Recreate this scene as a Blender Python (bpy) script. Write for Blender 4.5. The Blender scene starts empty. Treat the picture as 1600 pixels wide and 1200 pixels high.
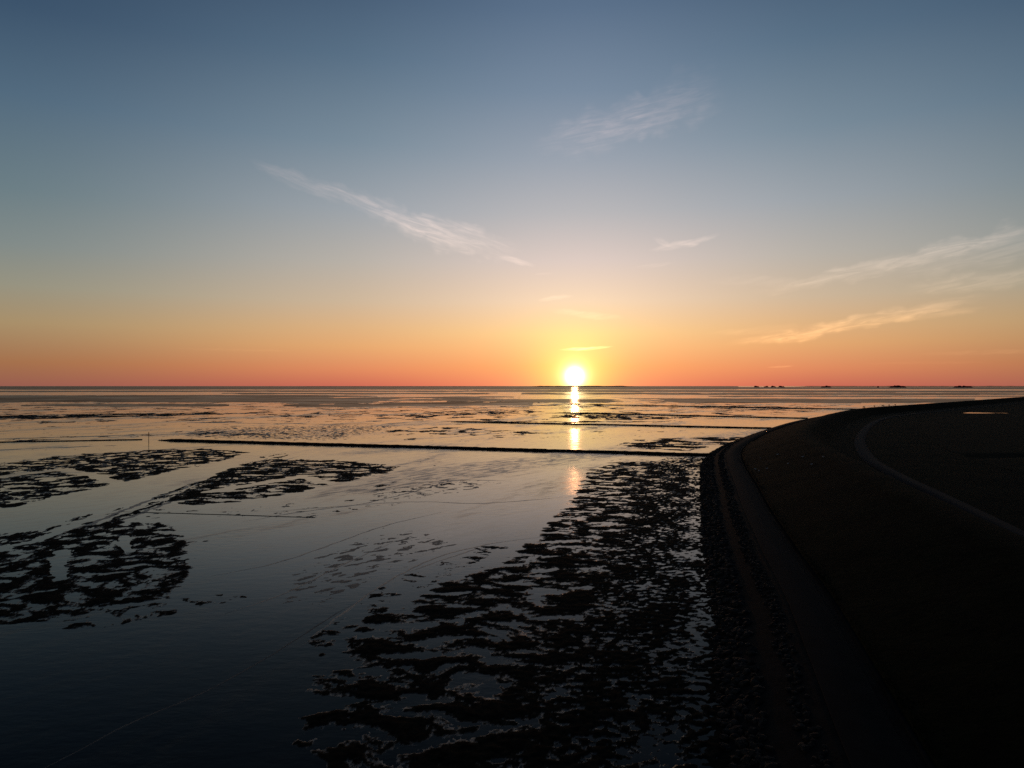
import bpy, bmesh, math, random
import numpy as np
from mathutils import Vector, Matrix

random.seed(7)
rng = np.random.default_rng(7)
scene = bpy.context.scene
COL = scene.collection
R = math.radians

# ------------------------------------------------------------------ camera
H = 20.0                 # the drone hovers 20 m above the water level (z = 0)
F = 1081.0               # focal length in photo pixels, used only to survey ground points
HZ = 603.0
cam = bpy.data.cameras.new('camera')
cam_o = bpy.data.objects.new('camera', cam)
COL.objects.link(cam_o)
cam_o.location = (0, 0, H)
cam_o.rotation_euler = (R(90) + math.atan(3.0 / F), 0, 0)
cam.sensor_width = 36.0
cam.lens = 36.0 * F / 1600.0
cam.clip_start = 0.5
cam.clip_end = 200000.0
scene.camera = cam_o

# ------------------------------------------------------------------ sun position
SUN_AZ = math.atan2(98, F)          # to the right of +Y
SUN_EL = R(0.80)
sun_dir = Vector((math.sin(SUN_AZ) * math.cos(SUN_EL), math.cos(SUN_AZ) * math.cos(SUN_EL), math.sin(SUN_EL)))


def srgb(r, g, b):
    def f(c):
        c /= 255.0
        return c / 12.92 if c <= 0.04045 else ((c + 0.055) / 1.055) ** 2.4
    return (f(r), f(g), f(b), 1.0)


# ------------------------------------------------------------------ world: evening sky with cirrus
world = bpy.data.worlds.new('World')
scene.world = world
world.use_nodes = True
world.cycles.sampling_method = 'MANUAL'
world.cycles.sample_map_resolution = 2048
nt = world.node_tree
nt.nodes.clear()


class NB:
    """tiny helper to write node maths"""
    def __init__(self, tree):
        self.t = tree

    def node(self, typ, **kw):
        n = self.t.nodes.new(typ)
        for k, v in kw.items():
            setattr(n, k, v)
        return n

    def put(self, sock, v):
        if isinstance(v, bpy.types.NodeSocket):
            self.t.links.new(v, sock)
        else:
            sock.default_value = v

    def m(self, op, a, b=0.0, c=None, clamp=False):
        n = self.node('ShaderNodeMath', operation=op, use_clamp=clamp)
        self.put(n.inputs[0], a)
        self.put(n.inputs[1], b)
        if c is not None:
            self.put(n.inputs[2], c)
        return n.outputs[0]

    def xyz(self, x, y, z=0.0):
        n = self.node('ShaderNodeCombineXYZ')
        self.put(n.inputs[0], x); self.put(n.inputs[1], y); self.put(n.inputs[2], z)
        return n.outputs[0]

    def noise(self, vec, scale=1.0, detail=4.0, rough=0.55, dist=0.0):
        n = self.node('ShaderNodeTexNoise')
        n.inputs['Scale'].default_value = scale
        n.inputs['Detail'].default_value = detail
        n.inputs['Roughness'].default_value = rough
        n.inputs['Distortion'].default_value = dist
        if vec is not None:
            self.t.links.new(vec, n.inputs['Vector'])
        return n.outputs['Fac']

    def ss(self, x, lo, hi, a=0.0, b=1.0):
        n = self.node('ShaderNodeMapRange', interpolation_type='SMOOTHSTEP')
        self.put(n.inputs[0], x)
        for i, v in zip((1, 2, 3, 4), (lo, hi, a, b)):
            n.inputs[i].default_value = v
        return n.outputs[0]

    def mix(self, f, a, b, blend='MIX'):
        n = self.node('ShaderNodeMix', data_type='RGBA', blend_type=blend)
        n.clamp_result = False
        self.put(n.inputs[0], f)
        self.put(n.inputs[6], a)
        self.put(n.inputs[7], b)
        return n.outputs[2]

    def ramp(self, f, stops, interp='B_SPLINE'):
        n = self.node('ShaderNodeValToRGB')
        cr = n.color_ramp
        cr.interpolation = interp
        while len(cr.elements) < len(stops):
            cr.elements.new(0.5)
        for e, (p, c) in zip(cr.elements, stops):
            e.position = p
            e.color = c
        self.put(n.inputs[0], f)
        return n.outputs[0]


B = NB(nt)
geo = B.node('ShaderNodeNewGeometry')
vm = B.node('ShaderNodeVectorMath', operation='SCALE')
nt.links.new(geo.outputs['Incoming'], vm.inputs[0])
vm.inputs['Scale'].default_value = -1.0
sep = B.node('ShaderNodeSeparateXYZ')
nt.links.new(vm.outputs[0], sep.inputs[0])
dx, dy, dz = sep.outputs
DEG = 180 / math.pi
el = B.m('MULTIPLY', B.m('ARCSINE', dz), DEG)                        # elevation, degrees
az = B.m('MULTIPLY', B.m('ARCTAN2', dx, dy), DEG)                    # azimuth from +Y, degrees
dot = B.node('ShaderNodeVectorMath', operation='DOT_PRODUCT')
nt.links.new(vm.outputs[0], dot.inputs[0])
dot.inputs[1].default_value = sun_dir
ang = B.m('MULTIPLY', B.m('ARCCOSINE', B.m('MINIMUM', dot.outputs['Value'], 0.9999999)), DEG)
# angle between the viewing azimuth and the sun's azimuth, symmetric
daz = B.m('SUBTRACT', az, SUN_AZ * DEG)
daz = B.m('WRAP', daz, 180.0, -180.0)

ELMAX = 60.0
t_el = B.m('DIVIDE', B.m('MAXIMUM', el, 0.0), ELMAX, clamp=True)


def stops(lst):
    return [(e / ELMAX, srgb(*c)) for e, c in lst]


away = B.ramp(t_el, stops([(0, (150, 93, 79)), (1.6, (163, 112, 76)), (4.3, (167, 143, 106)), (6.8, (149, 146, 128)),
                           (9.5, (128, 138, 136)), (13.1, (106, 125, 132)), (19, (81, 105, 125)), (24.3, (59, 82, 106)),
                           (32, (39, 59, 85)), (44, (23, 38, 62)), (60, (14, 25, 45))]), 'LINEAR')
mid = B.ramp(t_el, stops([(0, (208, 108, 87)), (1.3, (229, 141, 97)), (3.2, (234, 172, 114)), (4.8, (226, 181, 132)), (6.8, (210, 185, 156)),
                          (10, (188, 180, 170)), (14, (160, 166, 172)), (19, (124, 142, 156)), (25, (91, 114, 135)),
                          (32, (58, 79, 106)), (44, (32, 48, 74)), (60, (15, 27, 48))]), 'LINEAR')
toward = B.ramp(t_el, stops([(0, (248, 132, 92)), (1.6, (254, 163, 98)), (4.3, (254, 204, 140)), (7.0, (240, 209, 180)),
                             (10.2, (216, 199, 192)), (14, (182, 181, 184)), (18.1, (153, 162, 174)), (23, (120, 138, 158)),
                             (28.7, (91, 112, 137)), (42, (45, 62, 90)), (60, (17, 29, 51))]), 'LINEAR')
adz = B.m('ABSOLUTE', daz)
f1 = B.ss(adz, 0.0, 20.0, 1.0, 0.0)
f2 = B.ss(adz, 12.0, 44.0, 1.0, 0.0)
sky = B.mix(f1, B.mix(f2, away, mid), toward)
# the half of the sky opposite the sun is a little dimmer
sky = B.mix(1.0, sky, B.ramp(B.m('DIVIDE', adz, 180.0), [(0.2, (1, 1, 1, 1)), (1.0, (0.40, 0.45, 0.55, 1))], 'EASE'), 'MULTIPLY')

# Nishita contribution (same sun direction, disc off)
nis = B.node('ShaderNodeTexSky', sky_type='NISHITA')
nis.sun_disc = False
nis.sun_elevation = SUN_EL
nis.sun_rotation = SUN_AZ
nis.air_density, nis.dust_density, nis.ozone_density = 1.0, 2.0, 3.0
nis_s = B.mix(1.0, nis.outputs[0], (0.002, 0.002, 0.002, 1), 'MULTIPLY')
sky = B.mix(1.0, sky, nis_s, 'ADD')

# cirrus: (centre px, half length px, half width px, tilt deg, opacity, seed)  surveyed in the photo as directions
SCL = DEG / F


def pxdir(u, v):
    a = math.atan2(u - 800, F)
    e = math.atan2(HZ - v, math.hypot(F, u - 800))
    return a * DEG, e * DEG


cl_specs = [
    (478, 287, 75, 11, -17, .16, 1), (575, 322, 85, 10, -24, .20, 2), (700, 368, 105, 25, -13, .27, 3),
    (640, 345, 90, 15, -24, .18, 31), (806, 408, 28, 5, -16, .28, 4),
    (975, 192, 135, 34, 12, .10, 5), (1040, 165, 80, 38, 25, .06, 6), (950, 202, 95, 14, 5, .08, 61),
    (1070, 380, 48, 6, 11, .30, 7), (1022, 415, 30, 3, 6, .10, 71), (1036, 379, 15, 5, -25, .22, 72),
    (1400, 410, 165, 11, 10, .29, 8), (1530, 393, 110, 22, 8, .15, 81), (1555, 437, 95, 12, 3, .22, 9),
    (1195, 440, 70, 8, -2, .08, 10),
    (1340, 503, 140, 10, 10, .36, 11), (1250, 522, 90, 10, 8, .30, 12), (1420, 494, 80, 6, 4, .26, 13), (1190, 515, 70, 6, 3, .12, 131),
    (918, 491, 52, 6, -7, .30, 14), (868, 466, 26, 4, 8, .24, 141), (915, 545, 38, 2.6, 3, 1.6, 15),
    (370, 547, 80, 2, 0, .05, 16), (1548, 550, 80, 3, 1, .09, 17), (1220, 573, 18, 1.4, 3, .25, 18), (1440, 567, 70, 2, 0, .05, 19),
    (850, 428, 14, 2, 5, .14, 20),
]
dens = None
warp = B.m('MULTIPLY', B.m('SUBTRACT', B.noise(B.xyz(az, el, 3.1), scale=0.55, detail=2), 0.5), 2.2)


def streaks(tilt, along, across, seed):
    c, s = math.cos(R(tilt)), math.sin(R(tilt))
    pa = B.m('ADD', B.m('MULTIPLY', az, c * along), B.m('MULTIPLY', el, s * along))
    pb = B.m('ADD', B.m('MULTIPLY', az, -s * across), B.m('MULTIPLY', el, c * across))
    return B.ss(B.noise(B.xyz(pa, pb, seed), 1.0, 6, 0.62, 0.9), 0.30, 0.78, 0.16, 1.0)


st_down = streaks(-17, 0.36, 2.3, 1.7)
st_up = streaks(8, 0.34, 2.5, 5.2)
groups = {}
for (u, v, hl, hw, tilt, op, sd) in cl_specs:
    a0, e0 = pxdir(u, v)
    hl, hw = hl * SCL * 0.95, hw * SCL * 0.95
    c, s = math.cos(R(tilt)), math.sin(R(tilt))
    qx = B.m('SUBTRACT', az, a0)
    qy = B.m('SUBTRACT', el, e0)
    la = B.m('MULTIPLY_ADD', qx, c / hl, B.m('MULTIPLY', qy, s / hl))
    lb = B.m('MULTIPLY_ADD', qx, -s / hw, B.m('MULTIPLY_ADD', qy, c / hw, warp))
    r2 = B.m('MULTIPLY_ADD', la, la, B.m('MULTIPLY', lb, lb))
    env = B.ss(r2, 0.0, 1.6, op * 1.55, 0.0)
    key = 'd' if tilt < -10 else 'u'
    groups[key] = env if key not in groups else B.m('ADD', groups[key], env)
dens = B.m('MULTIPLY_ADD', groups['d'], st_down, B.m('MULTIPLY', groups['u'], st_up))
ccol = B.ramp(t_el, [(0.0, (0.5, 0.30, 0.12, 1)), (4.5 / ELMAX, (0.48, 0.27, 0.12, 1)), (8 / ELMAX, (0.36, 0.28, 0.22, 1)),
                     (16 / ELMAX, (0.42, 0.29, 0.25, 1)), (1, (0.32, 0.24, 0.24, 1))], 'LINEAR')
ccs = B.mix(1.0, ccol, B.ramp(B.m('DIVIDE', adz, 60.0), [(0, (1.3, 1.2, 1.1, 1)), (1, (0.6, 0.62, 0.66, 1))], 'LINEAR'), 'MULTIPLY')
dn = B.node('ShaderNodeCombineXYZ')
for i in range(3):
    nt.links.new(dens, dn.inputs[i])
sky = B.mix(1.0, sky, B.mix(1.0, ccs, dn.outputs[0], 'MULTIPLY'), 'ADD')


# aureole and the sun itself
def glow(expo_deg, power, col):
    g = B.m('EXPONENT', B.m('MULTIPLY', B.m('POWER', B.m('DIVIDE', ang, expo_deg), power), -1.0))
    n = B.node('ShaderNodeCombineXYZ')
    for i in range(3):
        B.put(n.inputs[i], B.m('MULTIPLY', g, col[i]))
    return n.outputs[0]


for args in ((2.7, 1.5, (0.5, 0.58, 0.05)), (7.5, 1.6, (0.20, 0.14, 0.06)), (0.50, 1.7, (9.0, 7.6, 4.6)), (1.05, 1.8, (0.8, 0.7, 0.45)),
             (0.32, 6.0, (16, 12, 6))):
    sky = B.mix(1.0, sky, glow(*args), 'ADD')

bg = B.node('ShaderNodeBackground')
nt.links.new(sky, bg.inputs[0])
bg.inputs[1].default_value = 1.0
wo = B.node('ShaderNodeOutputWorld')
nt.links.new(bg.outputs[0], wo.inputs[0])

# ------------------------------------------------------------------ sun lamp
sl = bpy.data.lights.new('sun', 'SUN')
sl.energy = 0.11
sl.angle = R(0.53)
sl.color = (1.0, 0.42, 0.18)
slo = bpy.data.objects.new('sun', sl)
COL.objects.link(slo)
slo.rotation_euler = (-sun_dir).to_track_quat('-Z', 'Y').to_euler()
slo.location = (0, 0, 60)

# ------------------------------------------------------------------ exposure / render settings
scene.view_settings.view_transform = 'Standard'
scene.view_settings.look = 'None'
scene.view_settings.gamma = 1.0
scene.view_settings.exposure = 0.0
scene.view_settings.use_curve_mapping = False
scene.cycles.max_bounces = 4
scene.cycles.glossy_bounces = 3
scene.cycles.sample_clamp_indirect = 1.0
scene.cycles.sample_clamp_direct = 20.0
scene.cycles.use_denoising = False


# ------------------------------------------------------------------ helpers
def tag(o, label=None, cat=None, group=None, kind=None):
    if label: o['label'] = label
    if cat: o['category'] = cat
    if group: o['group'] = group
    if kind: o['kind'] = kind
    return o


def link(o, parent=None):
    COL.objects.link(o)
    if parent: o.parent = parent
    return o


def mesh_np(name, co, quads, mat, parent=None, smooth=True):
    """mesh from numpy arrays, quads or tris"""
    me = bpy.data.meshes.new(name)
    co = np.ascontiguousarray(co, dtype=np.float32)
    quads = np.ascontiguousarray(quads, dtype=np.int32)
    k = quads.shape[1]
    me.vertices.add(len(co)); me.vertices.foreach_set('co', co.ravel())
    me.loops.add(quads.size); me.loops.foreach_set('vertex_index', quads.ravel())
    me.polygons.add(len(quads))
    me.polygons.foreach_set('loop_start', np.arange(0, quads.size, k, dtype=np.int32))
    me.polygons.foreach_set('loop_total', np.full(len(quads), k, dtype=np.int32))
    me.polygons.foreach_set('use_smooth', np.full(len(quads), smooth, dtype=bool))
    me.update(calc_edges=True)
    me.validate()
    if mat: me.materials.append(mat)
    return link(bpy.data.objects.new(name, me), parent)


def grid_quads(nr, nc):
    i = np.arange(nr - 1)[:, None] * nc + np.arange(nc - 1)[None, :]
    i = i.ravel()
    return np.stack([i, i + 1, i + nc + 1, i + nc], 1)


def bm_obj(name, bm, mat, parent=None, smooth=False):
    me = bpy.data.meshes.new(name)
    bm.to_mesh(me); bm.free()
    if smooth:
        me.polygons.foreach_set('use_smooth', np.ones(len(me.polygons), dtype=bool))
    if mat: me.materials.append(mat)
    return link(bpy.data.objects.new(name, me), parent)


def empty(name, loc=(0, 0, 0)):
    o = bpy.data.objects.new(name, None)
    o.empty_display_size = 0.3
    o.location = loc
    return link(o)


# gradient noise on numpy arrays -----------------------------------
_P = rng.permutation(4096)
_G = rng.uniform(0, 2 * np.pi, 4096)
_GX, _GY = np.cos(_G).astype(np.float32), np.sin(_G).astype(np.float32)


def perlin(x, y, seed=0):
    xi = np.floor(x).astype(np.int64); yi = np.floor(y).astype(np.int64)
    xf = (x - xi).astype(np.float32); yf = (y - yi).astype(np.float32)
    u = xf * xf * xf * (xf * (xf * 6 - 15) + 10)
    w = yf * yf * yf * (yf * (yf * 6 - 15) + 10)

    def g(ix, iy, fx, fy):
        h = _P[(_P[(ix + seed * 57) & 4095] + iy + seed * 131) & 4095]
        return _GX[h] * fx + _GY[h] * fy
    a = g(xi, yi, xf, yf); b = g(xi + 1, yi, xf - 1, yf)
    c = g(xi, yi + 1, xf, yf - 1); d = g(xi + 1, yi + 1, xf - 1, yf - 1)
    return ((a + u * (b - a)) + w * ((c + u * (d - c)) - (a + u * (b - a)))) * 1.45


def fbm(x, y, octs=4, gain=0.5, lac=2.03, seed=0):
    s = 0; amp = 1.0; tot = 0
    for o in range(octs):
        s = s + amp * perlin(x, y, seed + o * 3)
        tot += amp
        x = x * lac + 11.3; y = y * lac - 7.7; amp *= gain
    return s / tot


def sstep(x, lo, hi):
    t = np.clip((x - lo) / (hi - lo), 0, 1)
    return t * t * (3 - 2 * t)


def gp(u, v, z=0.0):
    """survey: ground point (X, Y) at height z seen at photo pixel (u, v)"""
    Y = F * (H - z) / (v - HZ)
    return (u - 800) / F * Y, Y


# ------------------------------------------------------------------ materials
def new_mat(name):
    m = bpy.data.materials.new(name)
    m.use_nodes = True
    n = m.node_tree
    return m, n, n.nodes['Principled BSDF'], NB(n)


def pos_socket(b):
    return b.node('ShaderNodeNewGeometry').outputs['Position']


def mapping(b, vec, sc, rot=0.0):
    n = b.node('ShaderNodeMapping')
    b.t.links.new(vec, n.inputs['Vector'])
    n.inputs['Scale'].default_value = sc
    n.inputs['Rotation'].default_value = (0, 0, rot)
    return n.outputs[0]


def bump(b, h, strength, dist, prev=None):
    n = b.node('ShaderNodeBump')
    n.inputs['Strength'].default_value = strength
    n.inputs['Distance'].default_value = dist
    b.put(n.inputs['Height'], h)
    if prev: b.t.links.new(prev, n.inputs['Normal'])
    return n.outputs[0]


def mat_simple(name, c1, c2, scale, rough=0.8, spec=0.3, bump_d=0.02, bump_s=0.5, detail=5):
    m, n, p, b = new_mat(name)
    pos = pos_socket(b)
    f = b.noise(pos, scale, detail, 0.6)
    b.put(p.inputs['Base Color'], b.mix(b.ss(f, 0.35, 0.65), c1, c2))
    p.inputs['Roughness'].default_value = rough
    p.inputs['Specular IOR Level'].default_value = spec
    if bump_d:
        f2 = b.noise(pos, scale * 3.1, detail, 0.65)
        b.put(p.inputs['Normal'], bump(b, f2, bump_s, bump_d))
    return m


def mat_water(name, rip=1.0, base=(0.0045, 0.0034, 0.0027, 1), flats=True):
    """film of tidal water over mud: calm sheets, rippled stretches, patches where the wet sand comes through"""
    m, n, p, b = new_mat(name)
    pos = pos_socket(b)
    def along(size_along, size_across, ang_deg):
        n_ = b.node('ShaderNodeMapping', vector_type='TEXTURE')
        b.t.links.new(pos, n_.inputs['Vector'])
        n_.inputs['Scale'].default_value = (size_along, size_across, 1)
        n_.inputs['Rotation'].default_value = (0, 0, R(ang_deg))
        return n_.outputs[0]
    patch = b.noise(along(95, 30, 58), 1.0, 4, 0.6, 0.9)
    thin = b.ss(patch, 0.50, 0.64)
    grain = b.noise(along(5.0, 1.5, 50), 1.0, 4, 0.65, 0.4)
    g = b.ss(grain, 0.42, 0.62)
    dull = b.m('MULTIPLY', thin, b.m('MULTIPLY_ADD', g, 0.75, 0.25))
    b.put(p.inputs['Roughness'], b.m('MULTIPLY_ADD', dull, 0.17 if flats else 0.0, b.m('MULTIPLY_ADD', patch, 0.10, b.m('MULTIPLY_ADD', g, 0.06 if flats else 0.0, 0.05))))
    b.put(p.inputs['Base Color'], b.mix(dull, base, (0.020, 0.015, 0.012, 1) if flats else base))
    p.inputs['IOR'].default_value = 1.26
    p.inputs['Specular Tint'].default_value = (1.0, 0.83, 0.68, 1)
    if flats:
        # wet: foreground darkening put into the specular level, weaker reflection towards the camera
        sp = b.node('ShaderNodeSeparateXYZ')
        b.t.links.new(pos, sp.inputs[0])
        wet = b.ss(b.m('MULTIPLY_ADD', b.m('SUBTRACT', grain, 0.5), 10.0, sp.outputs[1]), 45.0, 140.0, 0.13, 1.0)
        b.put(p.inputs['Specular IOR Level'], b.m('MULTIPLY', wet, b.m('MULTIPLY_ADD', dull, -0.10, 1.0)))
    w1 = b.noise(mapping(b, pos, (0.55, 1.1, 1), 0.2), 1.0, 2, 0.5)
    w2 = b.noise(mapping(b, pos, (2.2, 4.0, 1), -0.15), 1.0, 2, 0.5)
    hh = b.m('MULTIPLY_ADD', w1, 0.024 * rip, b.m('MULTIPLY', w2, 0.006 * rip))
    bn = b.node('ShaderNodeBump')
    bn.inputs['Distance'].default_value = 1.0
    b.put(bn.inputs['Strength'], b.m('MULTIPLY_ADD', b.ss(patch, 0.38, 0.6), 0.65, 0.14))
    b.put(bn.inputs['Height'], hh)
    b.put(p.inputs['Normal'], bn.outputs[0])
    return m


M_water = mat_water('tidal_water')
M_pond = mat_water('pond_water', 0.3, flats=False)


def mat_mud():
    """mussel and weed beds (attribute bed = 1) and bare wet sand (bed = 0)"""
    m, n, p, b = new_mat('mud')
    pos = pos_socket(b)
    at = b.node('ShaderNodeAttribute', attribute_name='bed')
    bed = at.outputs['Fac']
    n1 = b.noise(pos, 1.7, 6, 0.65)
    n2 = b.noise(pos, 9.0, 4, 0.6)
    weed = b.mix(b.ss(n1, 0.4, 0.6), (0.008, 0.007, 0.005, 1), (0.022, 0.017, 0.011, 1))
    sand = b.mix(b.ss(b.noise(pos, 0.05, 5, 0.6), 0.35, 0.65), (0.012, 0.009, 0.0075, 1), (0.024, 0.018, 0.015, 1))
    b.put(p.inputs['Base Color'], b.mix(bed, sand, weed))
    rs = b.m('ADD', 0.26, b.m('MULTIPLY', n1, 0.22))
    b.put(p.inputs['Roughness'], b.m('ADD', b.m('MULTIPLY', bed, 0.9), b.m('MULTIPLY', b.m('SUBTRACT', 1.0, bed), rs)))
    b.put(p.inputs['Specular IOR Level'], b.m('SUBTRACT', 0.28, b.m('MULTIPLY', bed, 0.27)))
    h = b.m('ADD', b.m('MULTIPLY', n1, 0.06), b.m('MULTIPLY', n2, 0.03))
    b.put(p.inputs['Normal'], bump(b, h, 0.4, 1.0))
    return m


M_mud = mat_mud()


def mat_sand():
    """rippled wet sand: wet crests mirror the sky, the shaded ripple faces stay dull"""
    m, n, p, b = new_mat('rippled_wet_sand')
    pos = pos_socket(b)
    f = b.noise(mapping(b, pos, (0.006, 0.010, 1)), 1.0, 7, 0.72, 0.5)
    p.inputs['Base Color'].default_value = (0.022, 0.016, 0.016, 1)
    b.put(p.inputs['Roughness'], b.m('MULTIPLY_ADD', f, 0.2, 0.12))
    p.inputs['Specular IOR Level'].default_value = 0.3
    df = b.node('ShaderNodeBsdfDiffuse')
    df.inputs['Color'].default_value = (0.11, 0.052, 0.045, 1)
    mx = b.node('ShaderNodeMixShader')
    b.put(mx.inputs[0], b.ss(f, 0.32, 0.68, 0.84, 0.42))
    b.t.links.new(p.outputs[0], mx.inputs[1])
    b.t.links.new(df.outputs[0], mx.inputs[2])
    b.t.links.new(mx.outputs[0], n.nodes['Material Output'].inputs['Surface'])
    return m


M_sand = mat_sand()
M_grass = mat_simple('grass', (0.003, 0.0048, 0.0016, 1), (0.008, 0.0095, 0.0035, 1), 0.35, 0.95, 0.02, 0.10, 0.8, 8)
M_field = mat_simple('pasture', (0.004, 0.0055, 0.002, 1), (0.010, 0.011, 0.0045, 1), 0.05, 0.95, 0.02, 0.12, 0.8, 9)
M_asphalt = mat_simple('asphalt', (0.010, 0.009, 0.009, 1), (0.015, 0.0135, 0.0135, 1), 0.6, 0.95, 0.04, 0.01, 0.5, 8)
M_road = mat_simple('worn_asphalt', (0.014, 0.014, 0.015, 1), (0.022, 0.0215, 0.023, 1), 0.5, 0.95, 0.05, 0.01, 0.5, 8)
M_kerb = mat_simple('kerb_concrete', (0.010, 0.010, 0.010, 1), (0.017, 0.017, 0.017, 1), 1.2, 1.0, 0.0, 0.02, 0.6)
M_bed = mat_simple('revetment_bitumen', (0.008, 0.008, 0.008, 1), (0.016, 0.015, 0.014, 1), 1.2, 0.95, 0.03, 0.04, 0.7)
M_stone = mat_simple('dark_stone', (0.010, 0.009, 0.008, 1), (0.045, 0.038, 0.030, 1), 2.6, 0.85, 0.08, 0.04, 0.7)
M_groyne = mat_simple('wet_groyne_rock', (0.008, 0.007, 0.006, 1), (0.025, 0.021, 0.018, 1), 1.5, 0.9, 0.05, 0.08, 0.8)
M_wood = mat_simple('weathered_wood', (0.02, 0.015, 0.012, 1), (0.05, 0.04, 0.03, 1), 3.0, 0.85, 0.2, 0.01, 0.5)
M_far = mat_simple('far_land', (0.030, 0.024, 0.024, 1), (0.045, 0.036, 0.034, 1), 0.01, 0.95, 0.1, 0, 0)
M_roof = mat_simple('thatch', (0.05, 0.035, 0.03, 1), (0.07, 0.05, 0.04, 1), 0.3, 0.9, 0.1, 0, 0)
M_leaf = mat_simple('far_foliage', (0.02, 0.022, 0.012, 1), (0.045, 0.045, 0.022, 1), 0.2, 0.9, 0.1, 0, 0)
M_wool = mat_simple('wool', (0.10, 0.085, 0.07, 1), (0.20, 0.18, 0.15, 1), 8, 0.95, 0.1, 0.02, 0.6)
M_feather = mat_simple('feather', (0.45, 0.44, 0.42, 1), (0.7, 0.68, 0.65, 1), 9, 0.8, 0.2, 0, 0)
M_beak = mat_simple('beak', (0.5, 0.25, 0.04, 1), (0.6, 0.32, 0.06, 1), 9, 0.6, 0.3, 0, 0)

# ------------------------------------------------------------------ water sheet
WX = [-60000, -3000, -600, -150, 150, 600, 3000, 60000]
WY = [-3000, -200, 40, 150, 400, 1200, 5000, 90000]
co = np.array([(x, y, 0.0) for y in WY for x in WX])
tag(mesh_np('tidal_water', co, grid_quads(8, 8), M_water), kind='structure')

# ------------------------------------------------------------------ dike line (seaward edge of the asphalt path, z = 2)
path_pts = [(-8, -60), (0.5, -26), (8.3, 3), (16.0, 32.6), (19.3, 44.5), (23.7, 60.4), (28.8, 81.4), (39.0, 120), (59.5, 190.8),
            (87, 251), (119, 310.5), (152, 365), (204, 438), (279, 516), (380, 620), (500, 745), (621, 871), (800, 1050), (1100, 1340), (1600, 1800)]


def catmull(pts, step):
    out = []
    P = [np.array(p, float) for p in pts]
    P = [2 * P[0] - P[1]] + P + [2 * P[-1] - P[-2]]
    for i in range(1, len(P) - 2):
        p0, p1, p2, p3 = P[i - 1:i + 3]
        n = max(2, int(np.linalg.norm(p2 - p1) / step))
        for k in range(n):
            t = k / n
            out.append(0.5 * ((2 * p1) + (-p0 + p2) * t + (2 * p0 - 5 * p1 + 4 * p2 - p3) * t * t + (-p0 + 3 * p1 - 3 * p2 + p3) * t ** 3))
    out.append(P[-2])
    return np.array(out)


PC = catmull(path_pts, 1.6)
tan = np.gradient(PC, axis=0)
tan /= np.linalg.norm(tan, axis=1)[:, None]
NRM = np.stack([tan[:, 1], -tan[:, 0]], 1)          # points inland


def path_x(y):
    return np.interp(y, PC[:, 1], PC[:, 0])


def off(i, d):
    return PC[i] + NRM[i] * d


# ------------------------------------------------------------------ mudflat height field
def in_poly(px, py, poly):
    ins = np.zeros(px.shape, bool)
    n = len(poly)
    for i in range(n):
        x1, y1 = poly[i]; x2, y2 = poly[(i + 1) % n]
        if y1 == y2: continue
        c = ((y1 > py) != (y2 > py)) & (px < (x2 - x1) * (py - y1) / (y2 - y1) + x1)
        ins ^= c
    return ins


def seg_dist(px, py, poly, closed=True):
    d = np.full(px.shape, 1e9, np.float32)
    n = len(poly)
    for i in range(n if closed else n - 1):
        x1, y1 = poly[i]; x2, y2 = poly[(i + 1) % n]
        ex, ey = x2 - x1, y2 - y1
        L = ex * ex + ey * ey + 1e-9
        t = np.clip(((px - x1) * ex + (py - y1) * ey) / L, 0, 1)
        d = np.minimum(d, np.hypot(px - x1 - t * ex, py - y1 - t * ey))
    return d


# survey coordinates of the ground: bearing (X/Y) and grazing depth (H/Y), both scaled to photo units
VS = 3.0


def mask(U, V, poly, feather):
    x0 = min(p[0] for p in poly) - feather; x1 = max(p[0] for p in poly) + feather
    y0 = min(p[1] for p in poly) - feather / VS; y1 = max(p[1] for p in poly) + feather / VS
    sel = (U > x0) & (U < x1) & (V > y0) & (V < y1)
    out = np.zeros(U.shape, np.float32)
    if not sel.any(): return out
    pu, pv = U[sel], V[sel] * VS
    pl = [(a, b * VS) for a, b in poly]
    d = seg_dist(pu, pv, pl)
    ins = in_poly(pu, pv, pl)
    sd = np.where(ins, d, -d)
    out[sel] = sstep(sd, -feather * 0.5, feather * 0.5)
    return out


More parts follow.
